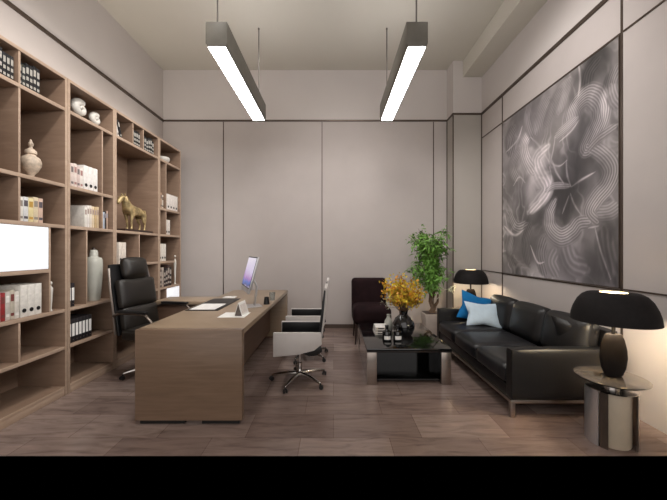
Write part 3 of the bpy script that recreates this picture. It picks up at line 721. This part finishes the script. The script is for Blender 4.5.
def cushion(loc, rot, w, h, th, m, label):
    bm = B(); pillow(bm, w, h, th); o = obj('cushion', bm, m); o.location = loc; o.rotation_euler = rot
    return tag(o, label, 'cushion', 'cushions on the sofa')
cushion((1.945, 4.24, .605), (-.35, .3, -.1), .46, .40, .13, m_blue, 'deep blue cushion behind the pale one at the far end of the sofa')
cushion((1.95, 4.05, .56), (-.5, .06, -.12), .44, .33, .12, m_paleblue, 'pale blue satin cushion in front of the deep blue one on the sofa')
bm = B(); pillow(bm, .38, .36, .13)
rr = random.Random(2)
o = obj('cushion', bm, m_leather); o.location = (2.22, 2.84, .59); o.rotation_euler = (-.2, 0, PI/2+.5); tag(o, 'black cushion with silver beads at the near end of the sofa', 'cushion', 'cushions on the sofa')
bm = B()
for k in range(9): sphere(bm, (-.02+rr.uniform(-.03, .03), .0665+rr.uniform(-.002, 0), -.02+.015*k-.04), .006, n=8)
for k in range(9): sphere(bm, (-.02+rr.uniform(-.03, .03), -.0665+rr.uniform(0, .002), -.02+.015*k-.04), .006, n=8)
obj('beads', bm, m_chrome, o, 'silver beads')

# ------------------------------------------------------------------ end tables and lamps
def end_table(loc, label):
    t = thing('end_table', label, 'side table', loc, 0, 'round end tables beside the sofa')
    bm = B(); lathe(bm, [(0, .452), (.165, .452), (.2, .458), (.216, .47), (.216, .474), (.202, .478), (0, .48)], n=48); obj('tabletop', bm, m_tabletop, t)
    bm = B(); lathe(bm, [(0, .40), (.05, .40), (.05, .4515), (0, .4515)], n=24); obj('neck', bm, m_chrome, t)
    # curved chrome shells standing on the floor around a pale drum
    for a0, a1, mm, lb in ((PI*.72, PI*1.12, m_alu, 'curved silver leg plate'), (PI*1.14, PI*1.24, m_bronze, 'narrow dark leg plate'), (PI*1.66, PI*1.95, m_steel, 'curved steel leg plate'), (PI*.2, PI*.52, m_steel, 'curved steel leg plate')):
        bm = B(); n = 14; q = []
        for k in range(n+1):
            a = a0+(a1-a0)*k/n
            q.append([bm.verts.new((r*math.cos(a), r*math.sin(a), z)) for r, z in ((.15, 0), (.15, .39), (.14, .39), (.14, 0))])
        for k in range(n):
            for j in range(4): f = bm.faces.new([q[k][j], q[k][(j+1) % 4], q[k+1][(j+1) % 4], q[k+1][j]])
        bm.faces.new(q[0]); bm.faces.new(q[-1][::-1]); bmesh.ops.recalc_face_normals(bm, faces=list(bm.faces)); obj('leg', bm, mm, t, lb)
    bm = B(); lathe(bm, [(0, .39), (.145, .39), (.152, .394), (.152, .399), (0, .4)], n=40); obj('ring_plate', bm, m_chrome, t)
    bm = B(); lathe(bm, [(0, 0), (.11, 0), (.115, .01), (.115, .37), (.11, .389), (0, .3895)], n=36); obj('drum', bm, mat('cream_drum', (196, 180, 158), .4, var=.02), t, 'pale inner drum')
    return t
def lamp(loc, label, power):
    t = thing('table_lamp', label, 'lamp', loc, 0, 'black dome table lamps')
    bm = B(); lathe(bm, [(0, 0), (.05, 0), (.062, .008), (.082, .06), (.093, .13), (.09, .19), (.074, .26), (.058, .298), (.05, .305), (0, .306)], n=32, sy=.6); obj('base', bm, m_lampbase, t)
    bm = B(); lathe(bm, [(0, .3062), (.012, .3062), (.012, .47), (.03, .475), (.03, .48), (0, .48)], n=16); obj('stem', bm, m_black, t)
    pr = [(.256, .40), (.25, .45), (.236, .50), (.212, .553), (.184, .588), (.155, .605), (.085, .61)]
    bm = B(); lathe(bm, pr, n=56); lathe(bm, [(r-.004, z) for r, z in pr][::-1], n=56, mi=1)
    lathe(bm, [(.256, .40), (.252, .40)], n=56); lathe(bm, [(.085, .61), (.081, .61)], n=56)
    obj('shade', bm, [m_shade, m_shade_in], t, 'black dome shade with cream lining')
    bm = B()
    for k in range(3):
        a = k*2*PI/3+.4; tube(bm, [(0, 0, .478), (math.cos(a)*.083, math.sin(a)*.083, .607)], .003, 6)
    obj('shade_holder', bm, m_steel, t)
    bm = B(); sphere(bm, (0, 0, .52), .03, sc=(1, 1, 1.2)); obj('bulb', bm, mat('warm_bulb', (255, 230, 190), .4, emit=(255, 214, 150), es=6), t)
    l = bpy.data.lights.new('lamp_glow', 'POINT'); l.energy = power; l.color = (1, .88, .70); l.shadow_soft_size = .05
    lo = bpy.data.objects.new('lamp_glow', l); COL.objects.link(lo); lo.location = (loc[0], loc[1], loc[2]+.46)
    return t
e1 = end_table((2.03, 2.27, 0), 'round chrome end table at the near end of the sofa')
dup(e1, (2.16, 4.88, 0), 'round end table hidden behind the far end of the sofa')
lamp((2.05, 2.27, .4805), 'near black dome table lamp, largest, on the chrome end table', 25)
lamp((2.16, 4.88, .4805), 'far black dome table lamp beyond the cushions of the sofa', 11)

# ------------------------------------------------------------------ painting on the right wall
def painting():
    y0, y1, z0, z1 = 2.74, 4.62, 1.065, 3.29
    t = thing('wall_painting', 'large grey and white swirling abstract painting on the right wall', 'painting', (XR-.009, (y0+y1)/2, z0))
    cy = (y0+y1)/2
    nu, nv = 260, 320
    # a = 0 at the far (left) edge, b = 0 at the bottom
    ys = np.linspace(y1, y0, nu); zs = np.linspace(z0, z1, nv)
    Yg, Zg = np.meshgrid(ys, zs)                 # nv x nu
    rs = np.random.RandomState(5)
    def vnoise(x, y, seed):
        xi = np.floor(x).astype(int); yi = np.floor(y).astype(int); fx = x-xi; fy = y-yi
        h = lambda i, j: (np.sin(i*127.1+j*311.7+seed*74.7)*43758.5453) % 1.0
        fx = fx*fx*(3-2*fx); fy = fy*fy*(3-2*fy)
        return (h(xi, yi)*(1-fx)+h(xi+1, yi)*fx)*(1-fy)+(h(xi, yi+1)*(1-fx)+h(xi+1, yi+1)*fx)*fy
    def fbm(x, y, seed, o=4):
        s = 0; a = .5
        for k in range(o): s = s+a*vnoise(x*2**k, y*2**k, seed+k); a *= .5
        return s
    X = (y1-Yg); Z = Zg-z0
    wx = fbm(X*1.3, Z*1.3, 1)-.5; wz = fbm(X*1.3, Z*1.3, 9)-.5
    n1 = fbm(X*1.5+wx*2.2, Z*1.1+wz*2.2, 20); n2 = fbm(X*5+wx*6, Z*2.2+wz*5, 33)
    q1 = fbm(X*1.1+wx*2.6, Z*.8+wz*2.6, 41); q2 = fbm(X*1.6-wz*3, Z*1.0+wx*3, 52)
    st = .5+.5*np.sin(q1*46); st2 = .5+.5*np.sin(q2*30)
    val = .55+.75*(n1-.47)+.22*(n2-.45)+.09*(st-.5)*np.clip(n2*3-.9, 0, 1)+.16*(st2**6-.2)
    lightc = np.zeros_like(val)
    def dist(pts):
        """distance to a smooth polyline and the signed side offset"""
        P = np.array(CR(pts)); best = np.full(X.shape, 9.0); side = np.zeros_like(X); par = np.zeros_like(X)
        n = len(P)-1
        for i in range(n):
            a = P[i]; b = P[i+1]; d = b-a; L2 = max(1e-9, (d**2).sum())
            tt = np.clip(((Yg-a[0])*d[0]+(Zg-a[1])*d[1])/L2, 0, 1)
            dx = Yg-(a[0]+tt*d[0]); dz = Zg-(a[1]+tt*d[1]); ds = np.sqrt(dx*dx+dz*dz); m = ds < best
            best = np.where(m, ds, best); side = np.where(m, np.sign(dx*d[1]-dz*d[0]), side); par = np.where(m, (i+tt)/n, par)
        return best, best*side, par
    def CR(p):
        out = []
        p = [p[0]]+list(p)+[p[-1]]
        for i in range(1, len(p)-2):
            for k in range(8):
                s = k/8; q = []
                for c in (0, 1):
                    a, b, c2, d = p[i-1][c], p[i][c], p[i+1][c], p[i+2][c]
                    q.append(.5*((2*b)+(-a+c2)*s+(2*a-5*b+4*c2-d)*s*s+(-a+3*b-3*c2+d)*s**3))
                out.append(q)
        out.append(list(p[-1])); return out
    def blob(y, z, ry, rz, v, soft_=1.0):
        nonlocal val
        w = np.exp(-(((Yg-y+wx*.35)/ry)**2+((Zg-z+wz*.35)/rz)**2)*soft_); val = val*(1-w)+v*w
    ART(blob)
    def ribbon(pts, w, hi, lo, lines, taper=True):
        nonlocal val
        d, s, par = dist(pts)
        ww = w*(np.clip(np.sin(par*PI), .05, 1)**.35 if taper else 1)
        m = np.clip((ww-d)/(w*.3), 0, 1)
        stripe = .5+.5*np.cos((s/w)*lines*PI*1.5+n2*7)
        shade = lo+(hi-lo)*(.25+.75*stripe**1.4)*(.55+.45*np.cos(s/w*1.9-.5))+.2*(n2-.45)
        m = m*(.62+.38*np.clip(n2*3-.6, 0, 1)); val = val*(1-m)+shade*m
    def vein(pts, w, v):
        nonlocal val
        d, s, par = dist(pts); ww = w*(np.sin(par*PI)*.8+.25); m = np.exp(-(d/ww)**2)*.62*(.5+1.0*np.clip(n2*2.4-.5, 0, 1)); m = np.clip(m, 0, .8)
        val = val*(1-m)+v*m
    STROKES(ribbon, vein)
    val = val+.13*(n2-.45)
    val = np.clip((val-.5)*1.12+.5, .05, .95)
    hue = np.clip(fbm(X*.9, Z*.9, 60)*1.4-.25, 0, 1)
    me = bpy.data.meshes.new('canvas')
    verts = [(0.0, float(ys[i])-cy, float(zs[j])-z0) for j in range(nv) for i in range(nu)]
    faces = [(j*nu+i, (j+1)*nu+i, (j+1)*nu+i+1, j*nu+i+1) for j in range(nv-1) for i in range(nu-1)]
    me.from_pydata(verts, [], faces)
    at = me.color_attributes.new('paint', 'FLOAT_COLOR', 'POINT')
    sr = lambda c: np.where(c <= .04045, c/12.92, ((c+.055)/1.055)**2.4)
    base = val[..., None]*np.array([1.0, 1.0, 1.0])
    tint = (1-hue[..., None])*np.array([1.02, .98, .955])+hue[..., None]*np.array([1.0, .955, 1.0])
    rgb = sr(np.clip(base*tint, 0, 1)); al = np.ones(val.shape+(1,))
    at.data.foreach_set('color', np.concatenate([rgb, al], -1).astype(np.float32).ravel())
    k = NT('abstract_paint'); a = k.n('ShaderNodeAttribute', attribute_name='paint'); k.l(a.outputs['Color'], k.b.inputs['Base Color'])
    k.b.inputs['Roughness'].default_value = .55; k.b.inputs['Specular IOR Level'].default_value = .3
    k.bump(k.noise(k.coords(), 60, 3), .05, .003)
    me.materials.append(k.m)
    o = bpy.data.objects.new('canvas', me); COL.objects.link(o); o.parent = t
    bm = B(); hy = (y1-y0)/2+.007; h = z1-z0+.006
    box(bm, -.003, .008, -hy, -hy+.008, -.006, h); box(bm, -.003, .008, hy-.008, hy, -.006, h)
    box(bm, -.003, .008, -hy+.008, hy-.008, -.006, .0); box(bm, -.003, .008, -hy+.008, hy-.008, h-.006, h)
    obj('frame', bm, m_bronze, t)
def W(pts):   # points read off the photograph, carried onto the wall plane
    return [(310*XR/(x-333.5), 1.4+(250-y)*XR/(x-333.5)) for x, y in pts]
def ART(blob):
    def b(x, y, rx, rz, v, s=1.0):
        (Y, Z), = W([(x, y)]); blob(Y, Z, rx, rz, v, s)
    b(605, 65, .20, .30, .30); b(612, 95, .14, .2, .52); b(520, 120, .4, .25, .42); b(560, 105, .3, .3, .55); b(545, 120, .25, .2, .58)
    b(585, 165, .2, .28, .34); b(618, 235, .12, .3, .40); b(604, 260, .15, .28, .33); b(570, 262, .3, .25, .46); b(565, 190, .25, .3, .30); b(530, 250, .4, .3, .40); b(512, 180, .25, .3, .46); b(540, 215, .2, .25, .34)
    b(537, 180, .17, .22, .85, 1.2); b(541, 160, .15, .16, .82, 1.2); b(528, 160, .2, .12, .7); b(533, 200, .16, .16, .68); b(510, 150, .2, .2, .55); b(602, 235, .1, .16, .52)
def STROKES(ribbon, vein):
    for p, ww, hi, lo, n in (([(570, 78), (563, 95), (559, 114)], .13, .74, .56, 7), ([(549, 98), (541, 115), (537, 134)], .14, .72, .5, 6), ([(515, 126), (510, 140), (513, 156)], .14, .62, .36, 5),
                             ([(549, 146), (537, 158), (540, 174), (547, 188), (539, 201), (529, 212)], .15, .95, .70, 4), ([(532, 130), (524, 146), (527, 161), (534, 173)], .13, .86, .56, 5), ([(520, 150), (513, 166), (518, 180)], .12, .7, .46, 5),
                             ([(509, 212), (517, 227), (528, 224)], .10, .74, .42, 4), ([(531, 224), (526, 243), (529, 266)], .10, .52, .36, 4), ([(545, 238), (541, 254), (546, 276)], .12, .56, .38, 4), ([(513, 236), (510, 252), (514, 266)], .10, .58, .4, 4),
                             ([(618, 66), (611, 86), (617, 108)], .10, .52, .34, 5), ([(600, 58), (590, 72), (587, 88)], .10, .42, .28, 4), ([(604, 228), (607, 254), (615, 284)], .13, .5, .36, 3), ([(566, 244), (572, 262), (588, 270)], .15, .58, .42, 3), ([(556, 250), (552, 262), (558, 276)], .12, .6, .44, 3)):
        ribbon(W(p), ww, hi, lo, n)
    ribbon(W([(562, 88), (556, 100), (550, 116), (545, 128)]), .10, .66, .46, 5); ribbon(W([(531, 100), (528, 120), (534, 140)]), .09, .60, .46, 4)
    ribbon(W([(573, 120), (577, 106), (590, 95), (601, 104), (601, 118), (595, 132), (588, 146)]), .13, .80, .40, 7, False)
    ribbon(W([(588, 146), (602, 154), (612, 168), (608, 184), (597, 198), (590, 212), (598, 222)]), .12, .74, .40, 6)
    ribbon(W([(556, 200), (550, 214), (551, 228), (561, 237), (573, 232), (580, 224), (590, 222)]), .13, .78, .42, 6)
    ribbon(W([(599, 213), (610, 212), (620, 205)]), .11, .62, .44, 5); ribbon(W([(589, 150), (600, 138), (618, 125)]), .06, .66, .42, 3)
    ribbon(W([(556, 137), (567, 128), (578, 118)]), .08, .78, .48, 5); ribbon(W([(546, 192), (555, 186), (571, 186)]), .05, .78, .5, 3)
    ribbon(W([(612, 85), (615, 98), (621, 106)]), .08, .62, .4, 4)
    for p, w in (([(579, 60), (581, 80), (579, 97)], .012), ([(556, 137), (554, 150), (552, 162), (560, 166), (568, 160)], .012), ([(553, 160), (557, 172), (565, 184)], .012), ([(567, 160), (568, 175), (572, 187)], .012),
                 ([(572, 187), (582, 180), (596, 172)], .012), ([(571, 193), (575, 204), (582, 215)], .010), ([(570, 195), (563, 214)], .010), ([(507, 152), (518, 140), (523, 126)], .014), ([(531, 137), (540, 146), (550, 162)], .014),
                 ([(505, 226), (515, 235), (524, 230)], .02), ([(514, 186), (520, 177), (526, 183)], .012), ([(596, 228), (602, 252), (612, 280)], .010), ([(589, 228), (600, 226)], .008), ([(531, 245), (538, 262), (545, 262)], .012),
                 ([(550, 166), (552, 180), (545, 196), (530, 206)], .014), ([(560, 142), (572, 131), (580, 120)], .010)):
        vein(W(p), w, .85)
painting()

# ------------------------------------------------------------------ pendant lights
def pendant(x, label):
    t = thing('pendant_light', label, 'ceiling light', (x, 3.7, 3.29), 0, 'linear pendant lights')
    y0, y1 = 2.876-3.7, 4.53-3.7
    bm = B(); prism(bm, [(-.1, .228), (.1, .228), (.1, .03), (.082, .004), (-.082, .004), (-.1, .03)], y0, y1, 'y', .002); obj('housing', bm, m_fixture, t)
    bm = B(); box(bm, -.08, .08, y0+.012, y1-.012, -.002, .0038); obj('diffuser', bm, m_led, t, 'glowing white diffuser')
    bm = B(); box(bm, -.07, .07, y0+.06, y1-.09, .2282, .234); obj('added_uplight', bm, m_up, t, 'added soft uplight strip, out of sight')
    for y in (y0+.03, y1-.015):
        bm = B(); tube(bm, [(0, y, .2285), (0, y, ZC-3.29-.02)], .008, 8); obj('rod', bm, m_rod, t)
        bm = B(); lathe(bm, [(0, ZC-3.29-.02), (.012, ZC-3.29-.02), (.012, ZC-3.2905), (0, ZC-3.2905)], (0, y, 0), 16); obj('ceiling_cup', bm, m_fixture, t)
pendant(-1.088, 'left linear pendant light with dark housing hanging over the desk')
pendant(.777, 'right linear pendant light with dark housing hanging over the coffee table')

# ------------------------------------------------------------------ light
w = bpy.data.worlds.new('world'); SC.world = w; w.use_nodes = True
bg = w.node_tree.nodes['Background']; bg.inputs['Color'].default_value = lin(208, 203, 200); bg.inputs['Strength'].default_value = 2.0
def spot(loc, tgt, e, col=(1, .9, .8), size=1.3, blend=.8, r=.15):  # added unseen spotlights without fittings, filling in the room light
    l = bpy.data.lights.new('fill_spot', 'SPOT'); l.energy = e; l.color = col; l.spot_size = size; l.spot_blend = blend; l.shadow_soft_size = r
    o = bpy.data.objects.new('fill_spot', l); COL.objects.link(o); o.location = loc
    o.rotation_euler = (V(tgt)-V(loc)).to_track_quat('-Z', 'Y').to_euler(); return o
spot((-1.2, 2.2, 4.55), (-2.9, 3.2, 1.6), 190, (1, .96, .92), 1.5)
spot((-1.0, 4.2, 4.55), (-2.9, 4.6, 1.6), 120, (1, .96, .92), 1.3)
spot((.2, 3.0, 4.55), (.2, 5.5, 1.6), 330, (1, .95, .93), 1.7, 1.0, .7)
spot((1.0, 2.6, 4.55), (2.5, 3.6, 2.3), 220, (1, .95, .93), 1.5, 1.0)

l = bpy.data.lights.new('cove_light', 'AREA'); l.shape = 'RECTANGLE'; l.size = .1; l.size_y = 3.0; l.energy = 9; l.color = (1, .92, .82)
o = bpy.data.objects.new('cove_light', l); COL.objects.link(o); o.location = (-2.86, 3.66, 3.09); o.rotation_euler = (0, PI+.35, 0)
spot((1.5, 1.3, 3.3), (-2.9, 3.5, 1.9), 310, (1, .97, .94), 1.05, .9, .35)  # added mid-air spot that brightens the shelf interiors
SC.view_settings.view_transform = 'Standard'
SC.view_settings.look = 'None'
SC.view_settings.exposure = 0.0
